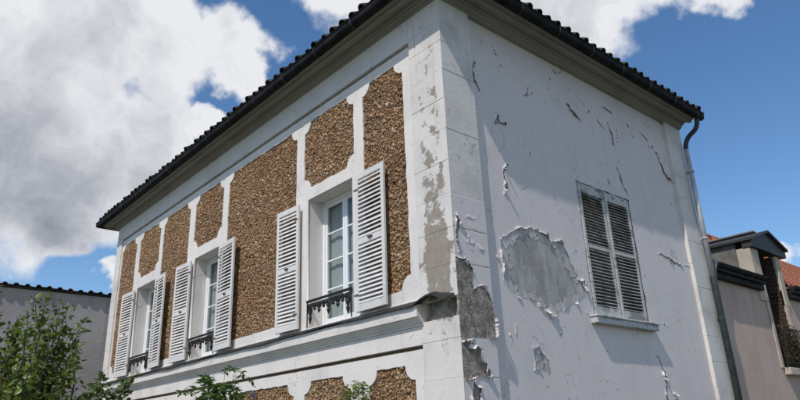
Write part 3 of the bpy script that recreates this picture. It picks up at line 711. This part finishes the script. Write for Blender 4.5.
# roof
SL = math.radians(30)
def roof_deck():
    e = .36; z = 7.205; x0, x1, y0, y1 = XL-e, e, -e, YB+.12; h = (y1-y0)/2*math.tan(SL); ym = (y0+y1)/2; d = (y1-y0)/2
    v = [(x0, y0, z), (x1, y0, z), (x1, y1, z), (x0, y1, z), (x0+d, ym, z+h), (x1-d, ym, z+h)]
    return raw('roof', v, [(0, 1, 5, 4), (1, 2, 5), (2, 3, 4, 5), (3, 0, 4), (3, 2, 1, 0)])
roof = link('roof', roof_deck(), M_TILE_D, house)
def tile_mesh(wd=.232, L=.42):
    prof = []
    for i in range(7): a = math.pi-math.pi*i/6; prof.append((.065+.062*math.cos(a), .012+.058*math.sin(a)))
    prof += [(.150, .008), (wd-.004, .004), (wd, .02)]
    v = []; f = []; k = len(prof)
    for s, dz in ((0, 0), (L, 0)):
        v += [(x, s, z+dz) for x, z in prof]+[(x, s, z+dz-.018) for x, z in prof]
    K = 2*k
    for j in range(k-1): f += [(j, j+1, K+j+1, K+j), (k+j+1, k+j, K+k+j, K+k+j+1), (j, k+j, k+j+1, j+1)]
    f += [(0, K, K+k, k), (k-1, 2*k-1, K+2*k-1, K+k-1)]
    return raw('roof_tile', v, f)
tm = tile_mesh(); tm.materials.append(M_TILE_D)
TZ, TO = 7.204, .430
n_t = 0
for i in range(54):
    x = .30-(i+1)*.232
    share('roof_tile', tm, None, roof, (x+random.uniform(-.006, .006), -TO+random.uniform(-.025, .02), TZ+random.uniform(-.008, .012)), (SL, random.uniform(-.07, .07), random.uniform(-.05, .05)))
for i in range(29):
    y = -.30+i*.232
    share('roof_tile', tm, None, roof, (TO+random.uniform(-.012, .012), y+random.uniform(-.012, .012), TZ+random.uniform(-.008, .012)), (SL, random.uniform(-.07, .07), math.pi/2+random.uniform(-.05, .05)))
# end tile at the back edge stands a little higher
share('verge_tile', tm, None, roof, (TO-.02, YB-.02, TZ+.035), (SL, 0, math.pi/2), (1.2, 1, 1.3))
def tile_field():
    v = []; f = []
    for side in (0, 1):
        Lh = (YB+.12+.36)/2; wdt = .232
        rows = 10
        for r in range(rows):
            s0 = .33+r*.335; s1 = s0+.37
            if s0 > Lh/math.cos(SL)-.35: break
            ins = (s0+.2)*math.cos(SL)
            lo, hi = ((XL-.36)+ins, .36-ins) if side == 0 else (-.36+ins, YB+.1-ins)
            n = int((hi-lo)/(wdt/4))
            if n < 3: continue
            b = len(v)
            for i in range(n+1):
                q = lo+(hi-lo)*i/n; ph = (q/wdt) % 1; bump = .05*math.sin(math.pi*ph/.55) if ph < .55 else 0
                for s, dz in ((s0, .03), (s1, .012)):
                    o = -.36+s*math.cos(SL); z = 7.205+s*math.sin(SL)+bump+dz
                    v.append((q, o, z) if side == 0 else (-o, q, z))
            for i in range(n): a = b+2*i; f.append((a, a+2, a+3, a+1) if side == 0 else (a, a+2, a+3, a+1))
    return raw('tile_field', v, f)
tf = link('tile_field', tile_field(), M_TILE_D, roof); tf['kind'] = 'stuff'

# downpipe
PY, PX = 6.43, .075
def arc(p0, p1, p2, n=6):
    p0, p1, p2 = map(Vector, (p0, p1, p2)); return [p0*(1-s)**2+p1*2*s*(1-s)+p2*s*s for s in [i/n for i in range(n+1)]]
neck = arc((GC-.02, YB-.02, 7.06), (GC-.02, YB-.02, 6.86), (GC-.17, YB-.03, 6.80), 6)[:-1]+arc((GC-.17, YB-.03, 6.80), (PX, PY, 6.70), (PX, PY, 6.50), 6)
dp = MB().tube(neck, .044, 12).obj('downpipe_neck', M_PIPE_D, house, smooth=True)
MB().tube([(PX, PY, 6.52), (PX, PY, 4.02)], .046, 14).obj('downpipe', M_ZINC_L, house, smooth=True)
lowp = MB().tube([(PX, PY, 4.06), (PX, PY, 4.05), (PX, PY, .0)], [.056, .056, .054], 14).obj('downpipe', M_PIPE_D, house, smooth=True)
for z in (6.05, 4.75, 3.3, 1.6):
    MB().tube([(PX, PY, z), (PX, PY, z+.03)], .062, 14).box((-.02, PY-.012, z), (PX-.05, PY+.012, z+.03)).obj('pipe_clip', M_ZINC_L if z > 4 else M_PIPE_D, house)

# ------------------------------------------------------------------ neighbouring building on the right
def beige_mat():
    m, t = newmat('beige_render'); p = t.pos()
    c = t.mix(t.ss(t.noise(p, 1.1, 5, .6), .35, .7), rgb((.54, .41, .345)), rgb((.45, .345, .29)))
    c = t.mix(t.ss(t.noise(t.scale3(p, (6, 6, .6)), 1, 4), .50, .72, 0, .4), c, rgb((.33, .25, .215)))
    t.finish(c, .9, t.bump(t.noise(p, 35, 5, .65), .5, .012)); return m
M_BEIGE = beige_mat()
M_JAMB = mat_simple('pale_jamb', (.50, .43, .35), (.42, .36, .29), 4, .85, .3)
M_SLATE = mat_simple('dormer_slate', (.030, .030, .031), (.052, .050, .048), 5, .55, .25)
M_CHEEK = mat_simple('cheek_zinc', (.12, .112, .10), (.19, .175, .16), 3, .6, .25)
M_RED = mat_simple('red_tile', (.27, .085, .045), (.40, .16, .09), 14, .85, .5)
M_BRICK = mat_simple('brick_reveal', (.16, .08, .055), (.28, .15, .10), 18, .9, .5)
nb = empty('neighbour_house', (-2, 12, 0), 'beige rendered house with dark dormer beyond the white house on the right', 'house'); nb.location = (0, 0, 0)
NX = -.15; NY0, NY1 = 6.56, 24.
OY0, OY1, OZ0, OZ1 = 9.38, 10.30, 2.62, 5.02           # tall opening under the dormer
EZ = 4.30
w_ = MB()
w_.box((NX-.3, NY0, 0), (NX, OY0, EZ)); w_.box((NX-.3, OY1, 0), (NX, NY1, EZ)); w_.box((NX-.3, OY0, 0), (NX, OY1, OZ0))
w_.box((-6, NY0, 0), (NX-.301, NY0+.3, EZ)); w_.obj('wall', M_BEIGE, nb)
DY0, DY1 = 8.97, 10.78
jm = MB(); jm.box((NX-.25, DY0, EZ-.35), (NX+.03, OY0, 5.06)); jm.obj('dormer_jamb', M_JAMB, nb, .01)
jm = MB(); jm.box((NX-.25, OY1, EZ-.35), (NX+.03, DY1-.25, 5.06)); jm.obj('dormer_jamb', M_JAMB, nb, .01)
for y0, y1 in ((OY0-.14, OY0), (OY1, OY1+.16)): MB().box((NX-.001, y0, OZ0), (NX+.028, y1, EZ-.352)).obj('window_surround', M_JAMB, nb, .008)
for i in range(30):                                         # open louvred leaf against the far jamb
    z = OZ0+.02+i*.08
    MB().box((NX-.27, OY1-.035, z), (NX-.02-.01*(i % 2), OY1-.002, z+.066)).obj('louvre_slat', M_BROWN, nb)
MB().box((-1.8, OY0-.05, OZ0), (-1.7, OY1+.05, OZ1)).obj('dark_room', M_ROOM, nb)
for ya in (DY0+.02, DY1-.30): MB().box((-2.6, ya, EZ-.2), (NX-.26, ya+.04, 5.20)).obj('dormer_cheek', M_CHEEK, nb)
def gable(name, x0, x1, ya, yb, z0, zm, th, mat):
    ym = (ya+yb)/2; v = []
    for x in (x0, x1): v += [(x, ya, z0), (x, ym, zm), (x, yb, z0), (x, yb, z0+th), (x, ym, zm+th), (x, ya, z0+th)]
    f = [(0, 1, 7, 6), (1, 2, 8, 7), (2, 3, 9, 8), (3, 4, 10, 9), (4, 5, 11, 10), (5, 0, 6, 11), (0, 5, 4, 1), (1, 4, 3, 2), (6, 7, 10, 11), (7, 8, 9, 10)]
    return link(name, raw(name, v, f), mat, nb)
gable('dormer_roof', -3.0, NX+.17, DY0-.06, DY1+.03, 5.20, 5.50, .05, M_SLATE)
v = [(x, y, z) for x in (NX-.10, NX+.10) for y, z in ((DY0-.02, 5.065), (DY1+.02, 5.065), (DY1+.02, 5.20), ((DY0+DY1)/2, 5.50), (DY0-.02, 5.20))]
link('pediment', raw('pediment', v, [(0, 4, 3, 2, 1), (5, 6, 7, 8, 9), (0, 1, 6, 5), (1, 2, 7, 6), (2, 3, 8, 7), (3, 4, 9, 8), (4, 0, 5, 9)]), M_SLATE, nb)
MB().box((-2.9, (DY0+DY1)/2-.09, 5.555), (NX-.1, (DY0+DY1)/2+.09, 5.61)).obj('ridge_cap', M_CHEEK, nb, .02)
for ya, yb in ((NY0+.32, OY0-.30), (DY1-.2, NY1)):
    g = MB(); r = .085; n = 8; vs = []; 
    for y in (ya, yb):
        vs += [(NX+.13+r*math.cos(math.pi+math.pi*i/n), y, EZ+.10+r*math.sin(math.pi+math.pi*i/n)) for i in range(n+1)]+[(NX+.13+(r-.012)*math.cos(2*math.pi-math.pi*i/n), y, EZ+.105+(r-.012)*math.sin(2*math.pi-math.pi*i/n)) for i in range(n+1)]
    k = 2*(n+1); g.add(vs, [(i, (i+1) % k, k+(i+1) % k, k+i) for i in range(k)]+[tuple(range(n+1)), tuple(range(k, k+n+1))]); g.obj('gutter', M_ZINC_D, nb)
    MB().box((NX+.001, ya, EZ-.16), (NX+.10, yb+.0, EZ-.05)).box((NX+.001, ya, EZ-.049), (NX+.16, yb-.002, EZ+.012)).obj('eaves_moulding', M_ZINC_D, nb, .008)
MB().tube([(NX+.10, NY0+.34, EZ+.10), (NX+.13, NY0+.22, EZ+.06), (NX+.16, NY0+.10, EZ-.08), (NX+.16, NY0+.06, EZ-.3)], [.085, .075, .055, .05], 12).obj('rain_hopper', M_CHEEK, nb, smooth=True)
MB().tube([(NX+.16, NY0+.06, EZ-.28), (NX+.16, NY0+.06, 0)], .05, 10).obj('downpipe', M_PIPE_D, nb, smooth=True)
# red tile roof: rows of real tiles joined
RY0 = DY1-.05
def red_roof():
    rows = 12; wdt = .24; run = 2.45; v = []; f = []
    for r in range(rows):
        s0 = r/rows; s1 = (r+1.15)/rows
        ya = RY0+1.9*s0; n = int((NY1-ya)/(wdt/6)); b = len(v)
        for i in range(n+1):
            y = ya+(NY1-ya)*i/n; ph = (y/wdt+.37*(r % 2)) % 1; bp = .035*math.sin(math.pi*ph/.6) if ph < .6 else 0
            for s, dz in ((s0, .05), (s0, .0), (s1, .0)): v.append((NX+.02-run*s, y, EZ+.12+2.25*s+bp+dz))
            if i: a = b+3*(i-1); f += [(a, a+3, a+5, a+2), (a+1, a+4, a+3, a)]
    return raw('tile_field', v, f)
rf = MB(); rf.add([(NX+.02, RY0, EZ+.09), (NX+.02, NY1, EZ+.09), (-2.60, NY1, EZ+2.36), (-2.60, RY0+1.9, EZ+2.36), (-5.2, RY0, EZ), (-5.2, NY1, EZ)], [(0, 1, 2, 3), (3, 2, 5, 4), (0, 3, 4), (1, 5, 2)])
nroof = rf.obj('roof', M_RED, nb); tfo = link('tile_field', red_roof(), M_RED, nroof); tfo['kind'] = 'stuff'
MB().add([(NX+.02, NY0, EZ+.03), (NX+.02, DY0+.02, EZ+.03), (-5, DY0+.02, EZ+.20), (-5, NY0, EZ+.20), (NX+.02, NY0, EZ+.013), (NX+.02, DY0+.02, EZ+.013), (-5, DY0+.02, EZ-.1), (-5, NY0, EZ-.1)], [(0, 1, 2, 3), (7, 6, 5, 4), (0, 4, 5, 1), (1, 5, 6, 2), (2, 6, 7, 3), (3, 7, 4, 0)]).obj('flat_roof', M_CHEEK, nb)
MB().add([(-2.7, DY0+.02, EZ), (-5, DY0+.02, EZ), (-5, DY1, EZ), (-2.7, DY1, EZ), (-2.7, DY0+.02, EZ+.1), (-5, DY0+.02, EZ+.1), (-5, DY1, EZ+.1), (-2.7, DY1, EZ+.1)], [(0, 1, 2, 3), (7, 6, 5, 4), (0, 4, 5, 1), (1, 5, 6, 2), (2, 6, 7, 3), (3, 7, 4, 0)]).obj('flat_roof', M_CHEEK, nb)
# the roof is interrupted by the dormer opening: dark zinc valley skirts
MB().box((NX-.05, OY0, OZ0-.13), (NX+.12, OY1+.45, OZ0+.01)).obj('balcony_sill', M_JAMB, nb, .01)
br = MB(); RX = NX+.08
for z in (3.42, 3.10, 2.72): br.tube([(RX, OY0-.05, z), (RX, OY1+.40, z)], .013, 6)
bal = br.obj('balcony_rail', M_IRON, nb)
for i in range(15): MB().tube([(RX, OY0-.02+i*.1, 2.62), (RX, OY0-.02+i*.1, 3.44)], .009, 6).obj('baluster', M_IRON, bal)

# ------------------------------------------------------------------ neighbouring building on the left
lb = empty('outbuilding', (-14, 0, 0), 'grey rendered wall of an outbuilding with a dark wavy tile edge', 'building')
lb.location = (0, 0, 0)
def grey_mat():
    m, t = newmat('grey_render'); p = t.pos()
    c = t.mix(t.ss(t.noise(p, .5, 6, .62), .35, .68), rgb((.36, .335, .325)), rgb((.48, .455, .445)))
    c = t.mix(t.ss(t.noise(t.scale3(p, (3, 3, .35)), 1, 5), .5, .75, 0, .6), c, rgb((.20, .185, .175)))
    c = t.mix(t.ss(t.noise(p, 7, 5), .62, .72, 0, .5), c, rgb((.5, .48, .47)))
    t.finish(c, .95, t.bump(t.noise(p, 12, 6), .4, .02)); return m
M_GREY = grey_mat()
LX = -14.; LZ = 5.69
MB().box((LX-.3, -9, 0), (LX, 7, LZ-.05)).box((LX-6, -9, 0), (LX-.301, -8.7, LZ-1.6)).obj('wall', M_GREY, lb)
lr = MB(); lr.add([(LX+.05, -9.1, LZ-.02), (LX+.05, 7, LZ-.02), (LX-6.2, 7, LZ-1.9), (LX-6.2, -9.1, LZ-1.9), (LX+.05, -9.1, LZ-.06), (LX+.05, 7, LZ-.06), (LX-6.2, 7, LZ-1.95), (LX-6.2, -9.1, LZ-1.95)], [(0, 1, 2, 3), (7, 6, 5, 4), (0, 4, 5, 1), (1, 5, 6, 2), (2, 6, 7, 3), (3, 7, 4, 0)])
lroof = lr.obj('roof', M_TILE_D, lb)
tl = tile_mesh(.26, .45); tl.name = 'roof_tile_wide'; tl.materials.append(M_TILE_D)
for i in range(46): share('roof_tile', tl, None, lroof, (LX+.10+random.uniform(-.015, .015), -6+i*.26, LZ+random.uniform(-.008, .008)), (-.28, random.uniform(-.04, .04), math.pi/2), (1, 1, .9))

# ------------------------------------------------------------------ plants
def leaf_mat(name, c1, c2, c3):
    m, t = newmat(name); at = t.n('ShaderNodeAttribute', attribute_name='leaf'); sp = t.n('ShaderNodeSeparateColor'); t.put(sp.inputs[0], at.outputs['Color'])
    c = t.ramp(sp.outputs[0], [(0, c1), (.5, c2), (1, c3)])
    b = t.n('ShaderNodeBsdfPrincipled'); t.put(b.inputs['Base Color'], c); b.inputs['Roughness'].default_value = .42; b.inputs['Specular IOR Level'].default_value = .35
    tr = t.n('ShaderNodeBsdfTranslucent'); t.put(tr.inputs[0], t.mix(.5, c, rgb((.25, .32, .04))))
    mx = t.n('ShaderNodeMixShader'); mx.inputs[0].default_value = .28; o = t.n('ShaderNodeOutputMaterial')
    t.t.links.new(b.outputs[0], mx.inputs[1]); t.t.links.new(tr.outputs[0], mx.inputs[2]); t.t.links.new(mx.outputs[0], o.inputs[0]); return m
ML_BUSH = leaf_mat('bush_leaf', (.045, .08, .017), (.125, .185, .035), (.27, .28, .065))
ML_VINE = leaf_mat('vine_leaf', (.04, .08, .02), (.07, .12, .03), (.16, .14, .05))
ML_WIST = leaf_mat('wisteria_leaf', (.025, .07, .015), (.05, .12, .025), (.10, .18, .04))
ML_LIME = leaf_mat('young_leaf', (.09, .17, .02), (.14, .25, .03), (.22, .32, .05))
ML_DRY = leaf_mat('dry_leaf', (.045, .03, .02), (.085, .055, .035), (.09, .08, .03))
ML_PURP = leaf_mat('purple_petal', (.10, .05, .22), (.16, .09, .33), (.25, .16, .42))
M_BARK = mat_simple('bark', (.07, .05, .035), (.13, .10, .07), 25, .9, .5)
LEAF = np.array([(0, 0, 0), (.30, .32, .05), (.0, .38, -.03), (-.30, .32, .05), (.24, .68, .03), (0, .70, -.05), (-.24, .68, .03), (0, 1.05, -.14)])
LEAFF = [(0, 1, 2), (0, 2, 3), (1, 4, 5), (1, 5, 2), (2, 5, 6), (2, 6, 3), (4, 7, 5), (5, 7, 6)]
def leaves(name, P, D, size, mat, parent, seed, wide=1.0, hang=.35):
    """P positions, D growth directions"""
    r = np.random.default_rng(seed); P = np.array(P, float); D = np.array(D, float); N = len(P)
    d = D+r.normal(0, .55, (N, 3)); d[:, 2] -= hang*r.random(N); d /= np.linalg.norm(d, axis=1)[:, None]
    up = np.array([0, 0, 1.])+r.normal(0, .55, (N, 3)); s = np.cross(d, up); s /= np.linalg.norm(s, axis=1)[:, None]+1e-9; n = np.cross(s, d)
    sz = size*r.uniform(.4, 1.4, N)
    L = LEAF*np.array([wide, 1, 1])
    V = P[:, None]+sz[:, None, None]*(L[None, :, 0, None]*s[:, None]+L[None, :, 1, None]*d[:, None]+L[None, :, 2, None]*n[:, None])
    f = (np.array(LEAFF)[None]+8*np.arange(N)[:, None, None]).reshape(-1, 3)
    me = npmesh(name, V.reshape(-1, 3), f); a = me.color_attributes.new('leaf', 'FLOAT_COLOR', 'POINT')
    c = np.ones((N, 8, 4), np.float32); c[:, :, 0] = np.clip(r.beta(2, 2.2, N), 0, 1)[:, None]; a.data.foreach_set('color', c.ravel())
    return link(name, me, mat, parent)
def shoot(base, tip, bow, n=9, seed=0):
    r = random.Random(seed); base, tip = Vector(base), Vector(tip); mid = (base+tip)/2+Vector(bow)
    pts = arc(base, mid, tip, n); return [p+Vector((r.gauss(0, .012), r.gauss(0, .012), r.gauss(0, .012)))*(1 if 0 < i < n else 0) for i, p in enumerate(pts)]
def plant(name, label, cat, base, shoots, leaf, mat, per, seed, rad=.012, spread=.05, start=.25, wide=1.0, side=0, hang=.35, crown='crown', trunk='trunk'):
    """shoots: list of point lists from the base; leaves set alternately along each, more on side twigs"""
    root = empty(name, base, label, cat); r = random.Random(seed); b = Vector(base)
    tb = MB(); P = []; D = []
    for pts in shoots:
        n = len(pts); tb.tube([p-b for p in pts], [rad*(1-.8*i/(n-1)) for i in range(n)], 5)
        L = sum((pts[i+1]-pts[i]).length for i in range(n-1)); k = int(L*per)
        for j in range(k):
            s = start+(1-start)*(j+r.random())/k; q = s*(n-1); i = min(n-2, int(q)); p = pts[i].lerp(pts[i+1], q-i); d = (pts[i+1]-pts[i]).normalized()
            o = Vector((r.gauss(0, 1), r.gauss(0, 1), r.gauss(0, 1))); o = (o-d*o.dot(d)).normalized()
            if side and r.random() < .35*(1-.5*s):
                tw = (o*.8+d*.6+Vector((0, 0, .3))).normalized(); ln = side*r.uniform(.4, 1)*(1.15-s)
                tb.tube([p-b, p-b+tw*ln], [rad*.3, rad*.12], 4, False)
                for m in range(int(ln*per*.8)+2):
                    u = ln*(m+r.random())/(int(ln*per*.8)+2); P.append(p-b+tw*u+Vector((r.gauss(0, .012),)*3)); D.append(tw+Vector((r.gauss(0, .8), r.gauss(0, .8), r.gauss(0, .5))))
            else: P.append(p-b+o*spread*r.random()); D.append(o+d*.5)
    tb.obj(trunk, M_BARK, root); leaves(crown, P, D, leaf, mat, root, seed, wide, hang); return root
# leafy tree by the left edge
B0 = at_dist(20, 500, 6.6); B0.z = 0
tips = [(35, 298, 6.5), (47, 293, 6.6), (28, 312, 6.3), (60, 300, 6.6), (70, 302, 6.7), (57, 318, 6.5), (83, 322, 6.6), (77, 345, 6.4), (66, 362, 6.3), (60, 395, 6.2), (20, 318, 6.8), (8, 325, 6.6), (-8, 300, 6.7), (-20, 310, 6.9), (40, 330, 7.0), (50, 335, 6.2), (24, 335, 6.1), (5, 350, 6.2), (38, 360, 6.0), (55, 372, 6.6), (15, 372, 6.1), (-10, 345, 6.4), (-30, 340, 6.5), (48, 352, 7.2), (12, 340, 7.2), (30, 350, 6.5), (44, 395, 6.0), (25, 395, 6.0), (0, 390, 6.0), (62, 350, 6.9), (-4, 286, 6.9), (70, 330, 6.7)]
sh = []
for i, (px, py, D) in enumerate(tips):
    tp = at_dist(px, py, D); st = B0+Vector((random.gauss(0, .12), random.gauss(0, .12), .9+random.random()*.6)); sh.append(shoot(st, tp, (random.gauss(0, .12), random.gauss(0, .12), .1), 9, i))
tk = shoot(B0, B0+Vector((.05, 0, 1.4)), (0, 0, 0), 6, 99)
plant('leafy_tree', 'dense green leafy tree in front of the grey wall at the left edge', 'tree', B0, [tk]+sh, .054, ML_BUSH, 50, 31, .014, .05, .34, .95, .27, .5)
# vine sprays left of the ledge
B1 = Vector(at_dist(100, 470, 8.6)); B1.z = 0
sh = [shoot(B1+Vector((0, 0, 1.2)), at_dist(px, py, D), (random.gauss(0, .1), 0, .12), 8, 40+i) for i, (px, py, D) in enumerate([(134, 373, 8.9), (124, 381, 8.8), (100, 376, 8.7), (96, 384, 8.6), (84, 392, 8.5), (110, 388, 8.7), (72, 398, 8.4), (118, 396, 8.7), (60, 404, 8.4), (98, 402, 8.6)])]
plant('climbing_vine', 'straggling vine sprays with pale leaves below the left end of the ledge', 'vine', B1, [shoot(B1, B1+Vector((0, 0, 1.3)), (0, 0, 0), 5, 3)]+sh, .066, ML_VINE, 60, 52, .009, .04, .45, 1.1, .12, .3)
# wisteria: pinnate leaves under the middle window
def pinnate(root_pts, name, label, cat, base, leaflet, mat, seed, npair=6, flen=.26, trunk='stem'):
    root = empty(name, base, label, cat); r = random.Random(seed); b = Vector(base); tb = MB(); P = []; D = []
    for pts in root_pts:
        n = len(pts); tb.tube([p-b for p in pts], [.008*(1-.7*i/(n-1)) for i in range(n)], 5)
        for k in range(int(n*1.9)):
            q = (.35+.65*r.random())*(n-1); i = min(n-2, int(q)); p = pts[i].lerp(pts[i+1], q-i)
            d = Vector((r.gauss(0, 1), r.gauss(0, .7), .35+r.gauss(0, .35))).normalized(); ln = flen*r.uniform(.7, 1.15)
            ps = arc(p, p+d*ln*.6+Vector((0, 0, .03)), p+d*ln-Vector((0, 0, .07)), 6); tb.tube([x-b for x in ps], .0025, 4, False)
            sd = d.cross(Vector((0, 0, 1))).normalized()
            for m in range(npair):
                x = ps[min(5, 1+int(m*5/npair))].lerp(ps[min(6, 2+int(m*5/npair))], r.random())
                for s in (-1, 1): P.append(x-b); D.append(sd*s*1.4+d*.8-Vector((0, 0, .2)))
            P.append(ps[-1]-b); D.append(d)
    tb.obj(trunk, M_BARK, root); leaves('foliage', P, D, leaflet, mat, root, seed, .62, .2); return root
B2 = Vector(at_dist(215, 470, 8.4)); B2.z = 0
pt = [shoot(B2+Vector((0, 0, .9)), at_dist(px, py, D), (random.gauss(0, .06), 0, .05), 8, 60+i) for i, (px, py, D) in enumerate([(226, 368, 8.4), (236, 366, 8.4), (214, 374, 8.3), (204, 385, 8.3), (222, 382, 8.4), (196, 396, 8.2), (210, 398, 8.3)])]
pinnate([shoot(B2, B2+Vector((0, 0, 1.)), (0, 0, 0), 4, 5)]+pt, 'wisteria', 'bright green wisteria shoot standing in front of the ledge below the middle window', 'plant', B2, .085, ML_WIST, 71)
x, z = on_y(356, 398, -.12); B3 = Vector((x, -.12, 0))
pt = [shoot(B3+Vector((0, 0, 1.6)), Vector((on_y(px, py, yy)[0], yy, on_y(px, py, yy)[1])), (0, 0, .03), 6, 80+i) for i, (px, py, yy) in enumerate([(352, 384, -.12), (359, 382, -.18), (364, 388, -.14), (356, 394, -.2), (350, 392, -.14)])]
pinnate([shoot(B3, B3+Vector((0, 0, 1.62)), (0, 0, 0), 4, 6)]+pt, 'young_creeper', 'yellow-green creeper tip against the white rib between lower rubble panels', 'plant', B3, .055, ML_LIME, 72, 4, .13)
x, z = on_y(253, 396, -.35); B4 = Vector((x, -.35, 0)); fl = empty('purple_flower', B4, 'small purple flower spike in front of the lower rubble panel', 'flower')
MB().tube([(0, 0, 0), (.03, 0, 1.2), (0, 0, z+.05)], [.008, .006, .003], 5).obj('stem', M_BARK, fl)
leaves('petals', [(random.gauss(0, .022), random.gauss(0, .022), z-.16+.24*random.random()) for i in range(90)], [(random.gauss(0, 1), random.gauss(0, 1), -.2) for i in range(90)], .030, ML_PURP, fl, 5, 1.2)
# dried plant in the balcony of the beige house
B5 = Vector((NX+.05, (OY0+OY1)/2+.2, OZ0+.012)); r5 = random.Random(9)
sh = [shoot(B5+Vector((0, r5.uniform(-.6, .75), 0)), B5+Vector((r5.uniform(-.05, .12), r5.uniform(-.75, .9), r5.uniform(.35, .95))), (.04, 0, .1), 7, 200+i) for i in range(26)]
plant('dried_plant', 'tangled brown dried plant on the balcony of the beige house', 'plant', B5, sh, .05, ML_DRY, 34, 91, .007, .05, .1, .8, .12, .4, 'foliage', 'stem')
